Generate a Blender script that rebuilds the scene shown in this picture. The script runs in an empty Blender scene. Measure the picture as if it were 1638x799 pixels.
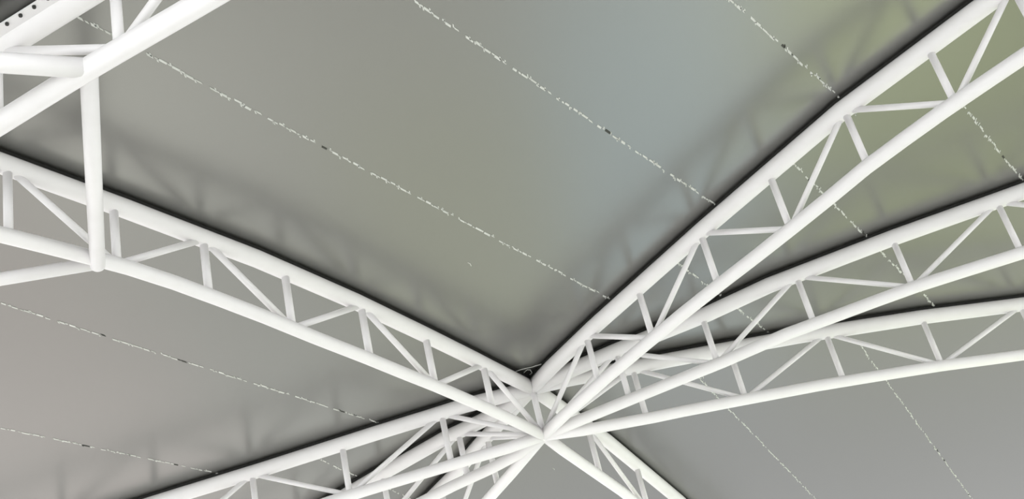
import bpy, bmesh, math, random
from mathutils import Vector, Matrix

S = bpy.context.scene
COL = S.collection
random.seed(7)

# ------------------------------------------------------------------ camera
cam_data = bpy.data.cameras.new('camera')
cam_data.sensor_fit = 'HORIZONTAL'
cam_data.sensor_width = 36.0
cam_data.lens = 36.0 * 2153.0 / 1638.0
cam_data.clip_end = 500
cam = bpy.data.objects.new('camera', cam_data)
COL.objects.link(cam)
rot = Matrix(((0.97020, 0.24230, 0.0), (0.12524, -0.50148, -0.85605), (-0.20743, 0.83054, -0.51689)))
cam.matrix_world = Matrix.Translation((0, 0, 1.6)) @ rot.to_4x4()
S.camera = cam

# ------------------------------------------------------------------ sky (open-sided canopy under an overcast sky)
world = bpy.data.worlds.new('overcast_sky')
S.world = world
world.use_nodes = True
bg = world.node_tree.nodes['Background']
bg.inputs[0].default_value = (0.965, 0.985, 1.0, 1)
bg.inputs[1].default_value = 0.95

# two added fill spots, unseen, brighten the floor that the ceiling reflects
def floor_fill_spot(loc, aim, watts, cone, color):
    l = bpy.data.lights.new('floor_fill_spot', 'SPOT')
    l.energy = watts; l.spot_size = math.radians(cone); l.spot_blend = 0.8; l.shadow_soft_size = 0.4; l.color = color
    o = bpy.data.objects.new('floor_fill_spot', l); COL.objects.link(o)
    o.location = loc
    o.rotation_euler = (Vector(aim) - Vector(loc)).to_track_quat('-Z', 'Y').to_euler()
floor_fill_spot((-16.5, 25, 10.8), (-4, 28, 0), 8200 * 0.55, 75, (1.0, 0.98, 0.95))
floor_fill_spot((19.0, 25, 10.8), (5, 29, 0), 8200, 75, (0.97, 0.99, 1.0))

# ------------------------------------------------------------------ exposure
S.view_settings.view_transform = 'Standard'
S.view_settings.look = 'None'
S.view_settings.gamma = 1.0
S.view_settings.use_curve_mapping = False
S.view_settings.exposure = 1.39

# ------------------------------------------------------------------ materials
def material(name, color, rough=0.5, metallic=0.0, ior=1.5, noise=None, bump=None):
    m = bpy.data.materials.new(name)
    m.use_nodes = True
    nt = m.node_tree
    b = nt.nodes['Principled BSDF']
    b.inputs['Base Color'].default_value = (*color, 1)
    b.inputs['Roughness'].default_value = rough
    b.inputs['Metallic'].default_value = metallic
    b.inputs['IOR'].default_value = ior
    tc = nt.nodes.new('ShaderNodeTexCoord')
    if noise:
        scale, other, lo, hi = noise
        n = nt.nodes.new('ShaderNodeTexNoise'); n.inputs['Scale'].default_value = scale; n.inputs['Detail'].default_value = 4
        nt.links.new(tc.outputs['Object'], n.inputs['Vector'])
        r = nt.nodes.new('ShaderNodeValToRGB')
        r.color_ramp.elements[0].position = lo; r.color_ramp.elements[0].color = (*color, 1)
        r.color_ramp.elements[1].position = hi; r.color_ramp.elements[1].color = (*other, 1)
        nt.links.new(n.outputs['Fac'], r.inputs['Fac'])
        nt.links.new(r.outputs['Color'], b.inputs['Base Color'])
    if bump:
        n2 = nt.nodes.new('ShaderNodeTexNoise'); n2.inputs['Scale'].default_value = bump[0]; n2.inputs['Detail'].default_value = 3
        nt.links.new(tc.outputs['Object'], n2.inputs['Vector'])
        bp = nt.nodes.new('ShaderNodeBump'); bp.inputs['Strength'].default_value = bump[1]; bp.inputs['Distance'].default_value = bump[2]
        nt.links.new(n2.outputs['Fac'], bp.inputs['Height'])
        nt.links.new(bp.outputs['Normal'], b.inputs['Normal'])
    return m

M_STEEL = material('white_painted_steel', (0.912, 0.893, 0.903), 0.42, noise=(3.0, (0.885, 0.866, 0.872), 0.45, 0.75), bump=(60, 0.05, 0.002))
M_FILM = material("grey_satin_stretch_film", (0.275, 0.275, 0.262), 0.28, metallic=0.95)
M_JOINT = material('dark_panel_joint', (0.05, 0.055, 0.05), 0.8, noise=(2.0, (0.07, 0.07, 0.06), 0.4, 0.6))
M_STITCH = material('white_seam_lacing', (0.70, 0.71, 0.68), 0.6, noise=(5.0, (0.52, 0.54, 0.50), 0.45, 0.8))
M_BOLT = material('dark_bolt_steel', (0.03, 0.032, 0.03), 0.5, metallic=0.4, noise=(30, (0.06, 0.06, 0.055), 0.4, 0.7))
M_CONTACT_SHADE = material('black_contact_shade', (0.012, 0.012, 0.011), 0.8, noise=(6, (0.018, 0.018, 0.016), 0.4, 0.7))  # near-black colour painting the contact shade above the upper chords
M_WIRE = material('pale_wire', (0.62, 0.63, 0.6), 0.5, noise=(8, (0.5, 0.5, 0.48), 0.4, 0.7))
M_SCUFF = material('pale_scuff', (0.75, 0.76, 0.72), 0.7, noise=(20, (0.6, 0.6, 0.58), 0.4, 0.7))

# ------------------------------------------------------------------ mesh helpers
def mesh_object(name, bm, mat, parent=None, smooth=False):
    me = bpy.data.meshes.new(name)
    bmesh.ops.recalc_face_normals(bm, faces=bm.faces)
    bm.to_mesh(me); bm.free()
    me.materials.append(mat)
    if smooth:
        for p in me.polygons:
            p.use_smooth = len(p.vertices) == 4
    o = bpy.data.objects.new(name, me)
    COL.objects.link(o)
    if parent:
        o.parent = parent
        o.matrix_parent_inverse = Matrix.Translation(-Vector(parent.location))
    return o

def sweep(bm, pts, radius, seg=20):
    """round tube through pts, mitred at the bends, capped at both ends"""
    pts = [Vector(p) for p in pts]
    rings = []
    n = len(pts)
    for i, p in enumerate(pts):
        a = (pts[i] - pts[i-1]).normalized() if i > 0 else None
        b = (pts[i+1] - pts[i]).normalized() if i < n - 1 else None
        t = (a + b).normalized() if a and b else (a or b)
        ref = Vector((0, 0, 1)) if abs(t.z) < 0.9 else Vector((1, 0, 0))
        u = t.cross(ref).normalized(); v = u.cross(t).normalized()
        rings.append([bm.verts.new(p + (u * math.cos(2*math.pi*k/seg) + v * math.sin(2*math.pi*k/seg)) * radius) for k in range(seg)])
    for r0, r1 in zip(rings, rings[1:]):
        for k in range(seg):
            bm.faces.new((r0[k], r0[(k+1) % seg], r1[(k+1) % seg], r1[k]))
    bm.faces.new(rings[0]); bm.faces.new(rings[-1])

def tube(name, pts, radius, parent, seg=20, mat=None):
    bm = bmesh.new()
    sweep(bm, pts, radius, seg)
    return mesh_object(name, bm, mat or M_STEEL, parent, smooth=True)

def thing(name, label, cat, loc, group=None):
    o = bpy.data.objects.new(name, None)
    o.location = loc
    COL.objects.link(o)
    o['label'] = label; o['category'] = cat
    if group: o['group'] = group
    return o

# ------------------------------------------------------------------ measured layout, metres
Z_UP = 12.55          # axis of the upper chords
Z_FILM = 12.718        # underside of the ceiling film
HUB = Vector((-0.269, 23.249, Z_UP))
TRUSSES = {'corner': {'upper': [(-6.128, 11.528, 1.115), (-5.576, 11.312, 1.102), (-5.037, 11.102, 1.09), (-4.531, 10.899, 1.077), (-4.035, 10.701, 1.068), (-3.583, 10.522, 1.069), (-3.14, 10.346, 1.076),
                      (-2.706, 10.174, 1.084), (-2.28, 10.005, 1.089), (-1.79, 9.811, 1.093), (-1.312, 9.622, 1.096), (-0.844, 9.437, 1.099), (0.551, 8.886, 1.099), (1.947, 8.335, 1.099),
                      (3.342, 7.784, 1.099)],
            'webs': [1.123, 2.854, 4.306, 5.757, 7.209, 8.66]},
 'left': {'upper': [(-0.269, 23.249, 0.996), (-0.712, 22.365, 0.969), (-1.135, 21.485, 0.968), (-1.788, 20.169, 0.987), (-2.221, 19.324, 1.008), (-2.627, 18.53, 1.021), (-3.183, 17.535, 1.019),
                    (-3.697, 16.616, 0.999), (-4.137, 15.919, 0.965), (-4.551, 15.263, 0.944), (-4.941, 14.644, 0.957), (-5.299, 14.1, 0.994), (-5.639, 13.583, 1.04), (-5.962, 13.091, 1.088),
                    (-6.331, 12.534, 1.126), (-6.679, 12.007, 1.139), (-7.507, 10.756, 1.139), (-8.335, 9.505, 1.139), (-9.163, 8.255, 1.139)],
          'webs': [1.681, 3.436, 5.152, 6.885, 8.465, 9.989, 11.556, 13.123, 14.691, 16.258]},
 'll1': {'upper': [(-0.269, 23.249, 1.002), (-0.946, 23.283, 1.057), (-1.584, 23.284, 1.084), (-2.175, 23.372, 1.082), (-3.402, 23.529, 1.073), (-4.205, 23.649, 1.069), (-5.015, 23.77, 1.068),
                   (-5.831, 23.891, 1.07), (-6.723, 24.001, 1.076), (-7.621, 24.111, 1.083), (-8.653, 24.258, 1.089), (-9.695, 24.407, 1.093), (-11.18, 24.618, 1.093), (-12.665, 24.83, 1.093),
                   (-14.15, 25.042, 1.093)],
         'webs': [1.8, 3.838, 5.723, 7.747, 9.771, 11.795]},
 'll2': {'upper': [(-0.269, 23.249, 1.004), (-0.792, 23.79, 1.006), (-1.395, 24.157, 1.012), (-2.234, 24.556, 1.013), (-2.951, 25.024, 0.992), (-3.857, 25.609, 0.965), (-4.804, 26.248, 0.943),
                   (-5.96, 27.032, 0.921), (-7.173, 27.854, 0.902), (-8.414, 28.696, 0.902), (-9.656, 29.538, 0.902), (-10.897, 30.38, 0.902)],
         'webs': [2.018, 4.102, 6.659, 9.215, 11.772]},
 'll3': {'upper': [(-0.269, 23.249, 1.006), (-1.054, 24.431, 1.095), (-1.665, 25.351, 1.145), (-2.323, 26.468, 1.151), (-2.866, 27.227, 1.173), (-3.809, 28.588, 1.226), (-4.831, 30.063, 1.29),
                   (-5.686, 31.296, 1.29), (-6.54, 32.529, 1.29), (-7.395, 33.762, 1.29)],
         'webs': [2.039, 4.47, 7.078, 9.686, 12.294]},
 'lr': {'upper': [(-0.269, 23.249, 0.994), (0.008, 24.0, 1.063), (0.994, 26.748, 1.144), (1.66, 28.886, 1.18), (2.417, 31.317, 1.177), (3.245, 34.098, 1.154), (4.203, 37.32, 1.121),
                  (4.63, 38.758, 1.121), (5.058, 40.196, 1.121), (5.486, 41.634, 1.121)],
        'webs': [2.626, 5.474, 9.338, 13.12, 16.903]},
 't1': {'upper': [(-0.269, 23.249, 1.0), (0.193, 22.566, 1.006), (1.057, 21.436, 1.01), (1.776, 20.57, 1.004), (2.453, 19.756, 1.009), (3.09, 18.989, 1.034), (3.66, 18.341, 1.052),
                  (4.202, 17.724, 1.058), (4.718, 17.138, 1.056), (5.209, 16.579, 1.043), (5.721, 16.115, 1.023), (6.212, 15.669, 1.014), (6.685, 15.24, 1.022), (7.14, 14.828, 1.034),
                  (7.576, 14.455, 1.047), (7.998, 14.094, 1.058), (9.138, 13.12, 1.058), (10.278, 12.145, 1.058), (11.418, 11.17, 1.058)],
        'webs': [2.013, 3.62, 5.363, 7.042, 8.683, 10.206, 11.59, 12.974, 14.358, 15.742]},
 't2': {'upper': [(-0.269, 23.249, 1.002), (0.483, 22.923, 1.015), (1.376, 22.585, 1.021), (2.277, 22.295, 1.006), (3.159, 22.01, 0.996), (4.3, 21.494, 1.007), (5.065, 21.279, 1.013),
                  (5.819, 21.067, 1.013), (6.561, 20.859, 1.023), (7.305, 20.694, 1.045), (8.041, 20.532, 1.071), (8.768, 20.371, 1.096), (9.62, 20.191, 1.121), (10.461, 20.013, 1.147),
                  (11.929, 19.702, 1.147), (13.396, 19.392, 1.147), (14.864, 19.081, 1.147)],
        'webs': [1.814, 3.55, 5.408, 7.179, 9.029, 10.922, 12.815, 14.708]},
 't3': {'upper': [(-0.269, 23.249, 1.0), (0.452, 23.269, 1.083), (1.814, 23.458, 1.097), (2.379, 23.526, 1.092), (3.493, 23.677, 1.094), (4.254, 23.794, 1.093), (5.021, 23.913, 1.091),
                  (5.841, 24.084, 1.089), (6.669, 24.258, 1.09), (7.508, 24.433, 1.095), (8.608, 24.73, 1.1), (9.731, 25.032, 1.103), (10.575, 25.28, 1.105), (11.432, 25.532, 1.104),
                  (12.303, 25.788, 1.104), (13.742, 26.211, 1.104), (15.182, 26.634, 1.104), (16.621, 27.057, 1.104)],
        'webs': [1.962, 3.889, 5.856, 7.887, 10.08, 12.411, 14.742, 17.073]}}
SEAMS = [[-4.163, 11.11, 1.449, 20.828], [-0.432, 12.21, 3.306, 18.52], [3.544, 13.67, 5.251, 16.505], [4.619, 17.956, 7.763, 24.264], [7.344, 17.629, 8.697, 20.116], [2.757, 20.291, 4.309, 23.502], [3.125, 25.321, 6.124, 34.392], [6.596, 25.877, 10.921, 37.784], [-7.481, 16.363, -3.431, 23.224], [-9.184, 20.029, -6.73, 23.747], [-4.716, 24.414, -4.284, 25.571], [-3.752, 26.824, -3.16, 28.48]]
MISC = {'A': [-5.242, 14.36, 11.59], 'B': [-3.869, 10.635, 11.452], 'Bl': [-5.43, 9.832, 11.46], 'Al': [-8.01, 13.95, 11.59], 'wire': [[-0.496, 22.656, 12.678], [-0.349, 22.63, 12.678], [-0.182, 22.643, 12.678], [0.013, 22.617, 12.678]], 'wire2': [[-0.345, 22.798, 12.678], [-0.273, 22.701, 12.678], [-0.217, 22.733, 12.678], [-0.198, 22.882, 12.678], [-0.252, 22.934, 12.678]], 'scuff': [[-0.707, 18.522, 12.718], [-0.274, 27.9, 12.718], [3.126, 25.049, 12.718], [-1.331, 27.954, 12.718]], 'cornerdiag': [[-3.712, 10.52, 11.46], [-5.194, 11.049, 12.5]]}
SECTOR_SEAMS = {'left': (0, 1, 2), 't1': (3, 4, 5), 't2': (3, 5), 't3': (6, 7), 'll1': (8, 9), 'll2': (10,), 'll3': (11,)}
# how far each seam runs on past its two measured ends, and the length of its repeat
SEAM_RUN = ((6, 0.6, 1.0), (5, 0.6, 1.0), (4, 0.6, 0.9), (0.5, 1.0, 1.0), (0.8, 0.6, 0.9), (0.2, 0.6, 1.0), (0.6, 4, 1.1), (0.6, 4, 1.1), (4, 0.5, 1.0), (4, 0.5, 1.0), (0.5, 0.5, 1.0), (0.5, 0.5, 1.0))


# ------------------------------------------------------------------ ground and floor
def ground_material():
    m = bpy.data.materials.new('hall_floor_zones'); m.use_nodes = True
    nt = m.node_tree; b = nt.nodes['Principled BSDF']
    b.inputs['Roughness'].default_value = 0.75
    tc = nt.nodes.new('ShaderNodeTexCoord')
    nz = nt.nodes.new('ShaderNodeTexNoise'); nz.inputs['Scale'].default_value = 0.12; nz.inputs['Detail'].default_value = 4
    nt.links.new(tc.outputs['Object'], nz.inputs['Vector'])
    rp = nt.nodes.new('ShaderNodeValToRGB')
    rp.color_ramp.elements[0].position = 0.35; rp.color_ramp.elements[0].color = (0.545, 0.54, 0.515, 1)
    rp.color_ramp.elements[1].position = 0.65; rp.color_ramp.elements[1].color = (0.515, 0.515, 0.48, 1)
    nt.links.new(nz.outputs['Fac'], rp.inputs['Fac'])
    nt.links.new(rp.outputs['Color'], b.inputs['Base Color'])
    return m
bm = bmesh.new()
bmesh.ops.create_grid(bm, x_segments=1, y_segments=1, size=120)
bmesh.ops.translate(bm, verts=bm.verts, vec=(0, 40, 0))
floor = mesh_object('floor', bm, ground_material())
floor['kind'] = 'structure'

def zone(name, x0, y0, x1, y1, color, other, scale, rough):  # unseen slabs added on the floor so their colours tint the ceiling reflection
    bm = bmesh.new()
    bmesh.ops.create_cube(bm, size=1)
    bmesh.ops.scale(bm, verts=bm.verts, vec=(x1-x0, y1-y0, 0.02))
    bmesh.ops.translate(bm, verts=bm.verts, vec=((x0+x1)/2, (y0+y1)/2, 0.01))
    bmesh.ops.bevel(bm, geom=[e for e in bm.edges if abs(e.verts[0].co.z-e.verts[1].co.z) > 0.01], offset=1.5, segments=6, affect='EDGES', profile=0.5)
    return mesh_object(name, bm, material(name + '_surface', color, rough, noise=(scale, other, 0.35, 0.65)), floor)
zone('blue_reflection_tint', 2, 26, 8, 48, (0.52, 0.61, 0.64), (0.57, 0.64, 0.66), 0.3, 0.6)
zone('pink_reflection_tint', -44, 20, -12.5, 60, (0.65, 0.59, 0.565), (0.61, 0.56, 0.54), 0.3, 0.8)
zone('olive_reflection_tint', -5, 30, 1.9, 52, (0.52, 0.53, 0.42), (0.54, 0.55, 0.45), 0.3, 0.8)
zone('green_reflection_tint', 9, 18, 30, 50, (0.41, 0.455, 0.275), (0.46, 0.485, 0.315), 0.3, 0.8)
zone('dark_reflection_tint', -9, 53, 60, 140, (0.30, 0.295, 0.295), (0.33, 0.32, 0.32), 0.3, 0.8)  # dark slab added to dim the far floor's reflection in the film


# ------------------------------------------------------------------ ceiling: backing deck, film panels between trusses, laced seams
CX0, CX1, CY0, CY1 = -13.5, 16.0, 6.0, 43.0
bm = bmesh.new()
bmesh.ops.create_cube(bm, size=1)
bmesh.ops.scale(bm, verts=bm.verts, vec=(CX1-CX0, CY1-CY0, 0.12))
bmesh.ops.translate(bm, verts=bm.verts, vec=((CX0+CX1)/2, (CY0+CY1)/2, Z_FILM + 0.012 + 0.06))
ceiling = mesh_object('ceiling', bm, M_JOINT)
ceiling['kind'] = 'structure'

def chord_plan(key):
    pts = [Vector((x, y)) for x, y, d in TRUSSES[key]['upper']]
    if key != 'corner':
        pts[0] = HUB.to_2d()
    far = pts[-1] + (pts[-1] - pts[-2]).normalized() * 80
    return pts + [far]

def clip_rect(poly):
    def clip(poly, inside, cut):
        out = []
        for a, b in zip(poly, poly[1:] + poly[:1]):
            ia, ib = inside(a), inside(b)
            if ia: out.append(a)
            if ia != ib: out.append(cut(a, b))
        return out
    for ax, lim, sg in ((0, CX0, 1), (0, CX1, -1), (1, CY0, 1), (1, CY1, -1)):
        poly = clip(poly, lambda p: (p[ax]-lim)*sg >= 0, lambda a, b: a + (b-a) * ((lim-a[ax])/(b[ax]-a[ax])))
    return poly

def panels(poly, cuts):
    bm = bmesh.new()
    f = bm.faces.new([bm.verts.new((p.x, p.y, 0)) for p in poly])
    for x0, y0, x1, y1 in cuts:
        d = Vector((x1-x0, y1-y0, 0)); nrm = Vector((-d.y, d.x, 0)).normalized()
        bmesh.ops.bisect_plane(bm, geom=bm.verts[:]+bm.edges[:]+bm.faces[:], plane_co=(x0, y0, 0), plane_no=nrm)
    for f in bm.faces:
        vs = [v.co.copy() for v in f.verts]
        pb = bmesh.new()
        nf = pb.faces.new([pb.verts.new(v) for v in vs])
        rim = bmesh.ops.inset_region(pb, faces=[nf], thickness=0.007, use_even_offset=True)
        bmesh.ops.delete(pb, geom=rim['faces'], context='FACES')
        fs = pb.faces[:]
        ex = bmesh.ops.extrude_face_region(pb, geom=fs)
        bmesh.ops.translate(pb, verts=[g for g in ex['geom'] if isinstance(g, bmesh.types.BMVert)], vec=(0, 0, 0.012))
        bmesh.ops.translate(pb, verts=pb.verts, vec=(0, 0, Z_FILM))
        bmesh.ops.triangulate(pb, faces=[f for f in pb.faces if len(f.verts) > 4])
        mesh_object('film_panel', pb, M_FILM, ceiling)
    bm.free()

ORDER = ['left', 't1', 't2', 't3', 'lr', 'll3', 'll2', 'll1']       # clockwise from the left truss
corner = chord_plan('corner')
corner = [corner[0] + (corner[0]-corner[1]).normalized() * 80] + corner
for i, key in enumerate(ORDER):
    nxt = ORDER[(i+1) % len(ORDER)]
    a, b = chord_plan(key), chord_plan(nxt)
    poly = a + list(reversed(b))[:-1]
    if key == 'left':                                               # this wedge closes behind the camera
        extra = [Vector((-30, -60)), Vector((60, -60))]
        poly = a + extra + list(reversed(b))[:-1]
    poly = clip_rect(poly)
    cuts = [SEAMS[k] for k in SECTOR_SEAMS.get(key, ())]
    if key == 'left':
        cuts = cuts + [(corner[1].x, corner[1].y, corner[-2].x, corner[-2].y)]
    panels(poly, cuts)

# stitches: one repeating run of slanted dashes per metre, too fine to pick apart one by one
RUN = ((0.00, 0.10, 1.0), (0.12, 0.05, 0.7), (0.19, 0.11, 1.1), (0.32, 0.05, 0.6), (0.39, 0.12, 1.0), (0.53, 0.06, 0.8), (0.61, 0.13, 1.2), (0.77, 0.08, 0.7))
def seam(line, start, stop, unit=1.0, width=0.028, seed=0):
    rnd = random.Random(seed)
    a = Vector((line[0], line[1], 0)); b = Vector((line[2], line[3], 0))
    d = (b-a).normalized(); n = Vector((-d.y, d.x, 0)); L = (b-a).length
    bm = bmesh.new(); dk = bmesh.new()
    s = -start
    while s < L + stop:
        for o, l, w in RUN:
            t0 = s + o*unit; t1 = t0 + l*unit * rnd.uniform(0.75, 1.2)
            if t1 > L + stop: break
            off = rnd.uniform(-0.012, 0.012); h = width * w * rnd.uniform(0.75, 1.15); sl = rnd.uniform(0.01, 0.05)
            tgt = dk if rnd.random() < 0.025 else bm
            strokes = [[(t0, -h/2), (t1, -h/2), (t1+sl, h/2), (t0+sl, h/2)]]
            if rnd.random() < 0.55:                                  # a slanted tick where the lace crosses the joint
                q = rnd.choice((-1, 1)) * width*1.25; tt = rnd.choice((t0, t1))
                strokes.append([(tt-0.013, 0), (tt+0.013, 0), (tt+0.013+0.05*(1 if q > 0 else -1), q), (tt-0.013+0.05*(1 if q > 0 else -1), q)])
            for pts in strokes:
                vs = []
                for z in (Z_FILM + 0.002, Z_FILM - 0.006):
                    vs.append([tgt.verts.new(a + d*t + n*(q+off) + Vector((0, 0, z))) for t, q in pts])
                tgt.faces.new(vs[1])
                for k in range(4):
                    tgt.faces.new((vs[0][k], vs[0][(k+1) % 4], vs[1][(k+1) % 4], vs[1][k]))
        s += unit
    o = mesh_object('seam_lacing', bm, M_STITCH, ceiling); o['kind'] = 'stuff'
    if len(dk.verts):
        o = mesh_object('seam_knots', dk, M_JOINT, ceiling); o['kind'] = 'stuff'
    else: dk.free()
for i, ln in enumerate(SEAMS):
    s0, s1, unit = SEAM_RUN[i]
    seam(ln, s0, s1, unit, width=0.022 if i in (6, 7) else 0.028, seed=i)

# pale scuffs left on the film
for x, y, z in MISC['scuff']:
    bm = bmesh.new()
    sweep(bm, [(x-0.03, y-0.05, z-0.003), (x, y, z-0.003), (x+0.005, y+0.08, z-0.003)], 0.006, 6)
    mesh_object('scuff', bm, M_SCUFF, ceiling)

# ------------------------------------------------------------------ trusses
def arc_tools(key, z):
    pts = [Vector((x, y, z)) for x, y, d in TRUSSES[key]['upper']]
    deps = [d for x, y, d in TRUSSES[key]['upper']]
    if key != 'corner':
        pts[0] = Vector((HUB.x, HUB.y, z)); deps[0] = 1.0
    arcs = [0.0]
    for a, b in zip(pts, pts[1:]): arcs.append(arcs[-1] + (b-a).length)
    def at(s):
        s = max(0.0, min(arcs[-1], s))
        for i in range(len(pts)-1):
            if s <= arcs[i+1]:
                t = (s-arcs[i])/(arcs[i+1]-arcs[i])
                return pts[i].lerp(pts[i+1], t), deps[i] + (deps[i+1]-deps[i])*t
        return pts[-1], deps[-1]
    return pts, deps, at

def truss(key, label, r_up, r_low, r_vert, r_diag, z, group):
    pts, deps, at = arc_tools(key, z)
    base = pts[0] if key != 'corner' else pts[4]
    t = thing('steel_truss', label, 'truss', base, group)
    low = [p - Vector((0, 0, d)) for p, d in zip(pts, deps)]
    tube('upper_chord', pts, r_up, t, 28)
    tube('lower_chord', low, r_low, t, 24)
    # added black strip stands in for contact shade between chord and film
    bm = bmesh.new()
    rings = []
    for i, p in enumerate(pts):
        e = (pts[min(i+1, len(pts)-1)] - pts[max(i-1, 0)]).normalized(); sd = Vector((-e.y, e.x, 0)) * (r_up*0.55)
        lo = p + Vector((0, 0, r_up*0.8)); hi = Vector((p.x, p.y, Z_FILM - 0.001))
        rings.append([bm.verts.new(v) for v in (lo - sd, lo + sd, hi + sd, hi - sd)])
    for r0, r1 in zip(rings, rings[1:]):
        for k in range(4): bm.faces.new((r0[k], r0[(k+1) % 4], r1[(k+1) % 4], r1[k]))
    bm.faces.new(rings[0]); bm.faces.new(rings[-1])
    g_ = mesh_object('contact_shade_strip', bm, M_CONTACT_SHADE, t)
    g_['label'] = 'black strip put in as contact shade between chord and ceiling'
    w = TRUSSES[key]['webs']
    hub = key != 'corner'
    stations = ([0.0] if hub else []) + w
    for i, s in enumerate(stations):
        if hub and i == 0: continue
        u, d = at(s)
        tube('vertical_web', [u - Vector((0, 0, r_up*0.6)), u - Vector((0, 0, d - r_low*0.6))], r_vert, t, 14)
    top = not hub                                                    # the hub station is a bottom joint
    for i in range(len(stations)-1):
        s0, s1 = stations[i], stations[i+1]
        g = 0.10
        if top:
            a, d = at(s0+g); b, e = at(s1-g)
            p = a - Vector((0, 0, r_up*0.6)); q = b - Vector((0, 0, e - r_low*0.6))
        else:
            a, d = at(s0+g); b, e = at(s1-g)
            p = a - Vector((0, 0, d - r_low*0.6)); q = b - Vector((0, 0, r_up*0.6))
        tube('diagonal_web', [p, q], r_diag, t, 12)
        top = not top
    return t

G = 'white trusses meeting at the hub'
truss('left', 'long white truss from the left edge to the hub, passing behind the steep strut', 0.135, 0.102, 0.060, 0.050, Z_UP, G)
truss('t1', 'steepest of the three white trusses fanning right of the hub, towards the top corner', 0.142, 0.108, 0.056, 0.048, Z_UP, G)
truss('t2', 'middle one of the three white trusses fanning out to the right of the hub', 0.142, 0.108, 0.056, 0.046, Z_UP, G)
truss('t3', 'lowest and flattest of the three white trusses fanning out right of the hub', 0.142, 0.108, 0.056, 0.046, Z_UP, G)
truss('lr', 'white truss running from the hub down to the right, bottom edge of the picture', 0.142, 0.108, 0.060, 0.048, Z_UP, G)
truss('ll1', 'uppermost and flattest of the three white trusses running down left from the hub', 0.142, 0.108, 0.060, 0.048, Z_UP, G)
truss('ll2', 'middle truss of the three bunched white ones below left of the hub', 0.142, 0.108, 0.060, 0.048, Z_UP, G)
truss('ll3', 'steepest of the three bunched white trusses below left of the hub', 0.142, 0.108, 0.060, 0.048, Z_UP, G)
ct = truss('corner', 'heavy white truss across the top left corner with a bolted edge flange', 0.165, 0.125, 0.062, 0.055, Z_UP - 0.03, None)

# bolted flange along the outer side of the corner truss
pts, deps, at = arc_tools('corner', Z_UP - 0.09)
bm = bmesh.new()
ends = (pts[0], pts[-1])
dirv = (ends[1]-ends[0]).normalized(); side = Vector((0, 0, 1)).cross(dirv).normalized()
if side.y > 0: side = -side
a = ends[0]; L = (ends[1]-ends[0]).length
vs = []
for z in (0, 0.03):
    vs.append([bm.verts.new(p + Vector((0, 0, z))) for p in (a + side*0.08, a + dirv*L + side*0.08, a + dirv*L + side*0.287, a + side*0.287)])
bm.faces.new(vs[0]); bm.faces.new(vs[1])
for k in range(4): bm.faces.new((vs[0][k], vs[0][(k+1) % 4], vs[1][(k+1) % 4], vs[1][k]))
fl = mesh_object('edge_flange', bm, M_STEEL, ct)
first = None
s = 0.155
while s < L:
    c = a + dirv*s + side*0.262 + Vector((0, 0, -0.012))
    if first is None:
        bm = bmesh.new(); bmesh.ops.create_cone(bm, cap_ends=True, segments=6, radius1=0.022, radius2=0.022, depth=0.03)
        first = mesh_object('bolt', bm, M_BOLT, ct); o = first
    else:
        o = first.copy(); COL.objects.link(o)
    o.location = c
    s += 0.2

# ------------------------------------------------------------------ hub where the trusses meet
h = thing('truss_hub', 'welded white hub with slim post where all the trusses meet', 'hub', HUB)
def node(name, c, r, sz):
    bm = bmesh.new()
    bmesh.ops.create_uvsphere(bm, u_segments=28, v_segments=16, radius=r)
    bmesh.ops.scale(bm, verts=bm.verts, vec=(1, 1, sz))
    bmesh.ops.translate(bm, verts=bm.verts, vec=c)
    return mesh_object(name, bm, M_STEEL, h, smooth=True)
node('upper_node', HUB, 0.165, 0.85)
node('lower_node', HUB - Vector((0, 0, 1.0)), 0.125, 0.9)
tube('hub_post', [HUB - Vector((0, 0, 0.1)), HUB - Vector((0, 0, 0.92))], 0.06, h, 16)

# ------------------------------------------------------------------ struts and braces off the corner truss
A = Vector(MISC['A']); B = Vector(MISC['B']); Bl = Vector(MISC['Bl']); Al = Vector(MISC['Al'])
def single(name, label, cat, p, q, r, group=None):
    o = tube(name, [p, q], r, None, 24)
    o['label'] = label; o['category'] = cat
    if group: o['group'] = group
    return o
single('tie_strut', 'steep white tube strut linking the corner truss to the long left truss', 'strut', A + Vector((0.01, -0.07, -0.085)), B - (B-A).normalized()*0.02, 0.098)
single('brace_tube', 'thick white horizontal tube meeting the corner truss at the top of the steep strut', 'brace', B, Bl, 0.112, 'white brace tubes beside the strut')
single('brace_tube', 'white tube leaving to the left from the foot of the steep strut', 'brace', A + (Al-A).normalized()*0.06, Al, 0.088, 'white brace tubes beside the strut')

# ------------------------------------------------------------------ loose wire by the hub
bm = bmesh.new()
sweep(bm, MISC['wire'], 0.008, 6)
sweep(bm, MISC['wire2'], 0.007, 6)
o = mesh_object('loose_wire', bm, M_WIRE, None, smooth=True)
o['label'] = 'tangle of thin pale wire on the dark ceiling just above the hub'; o['category'] = 'wire'
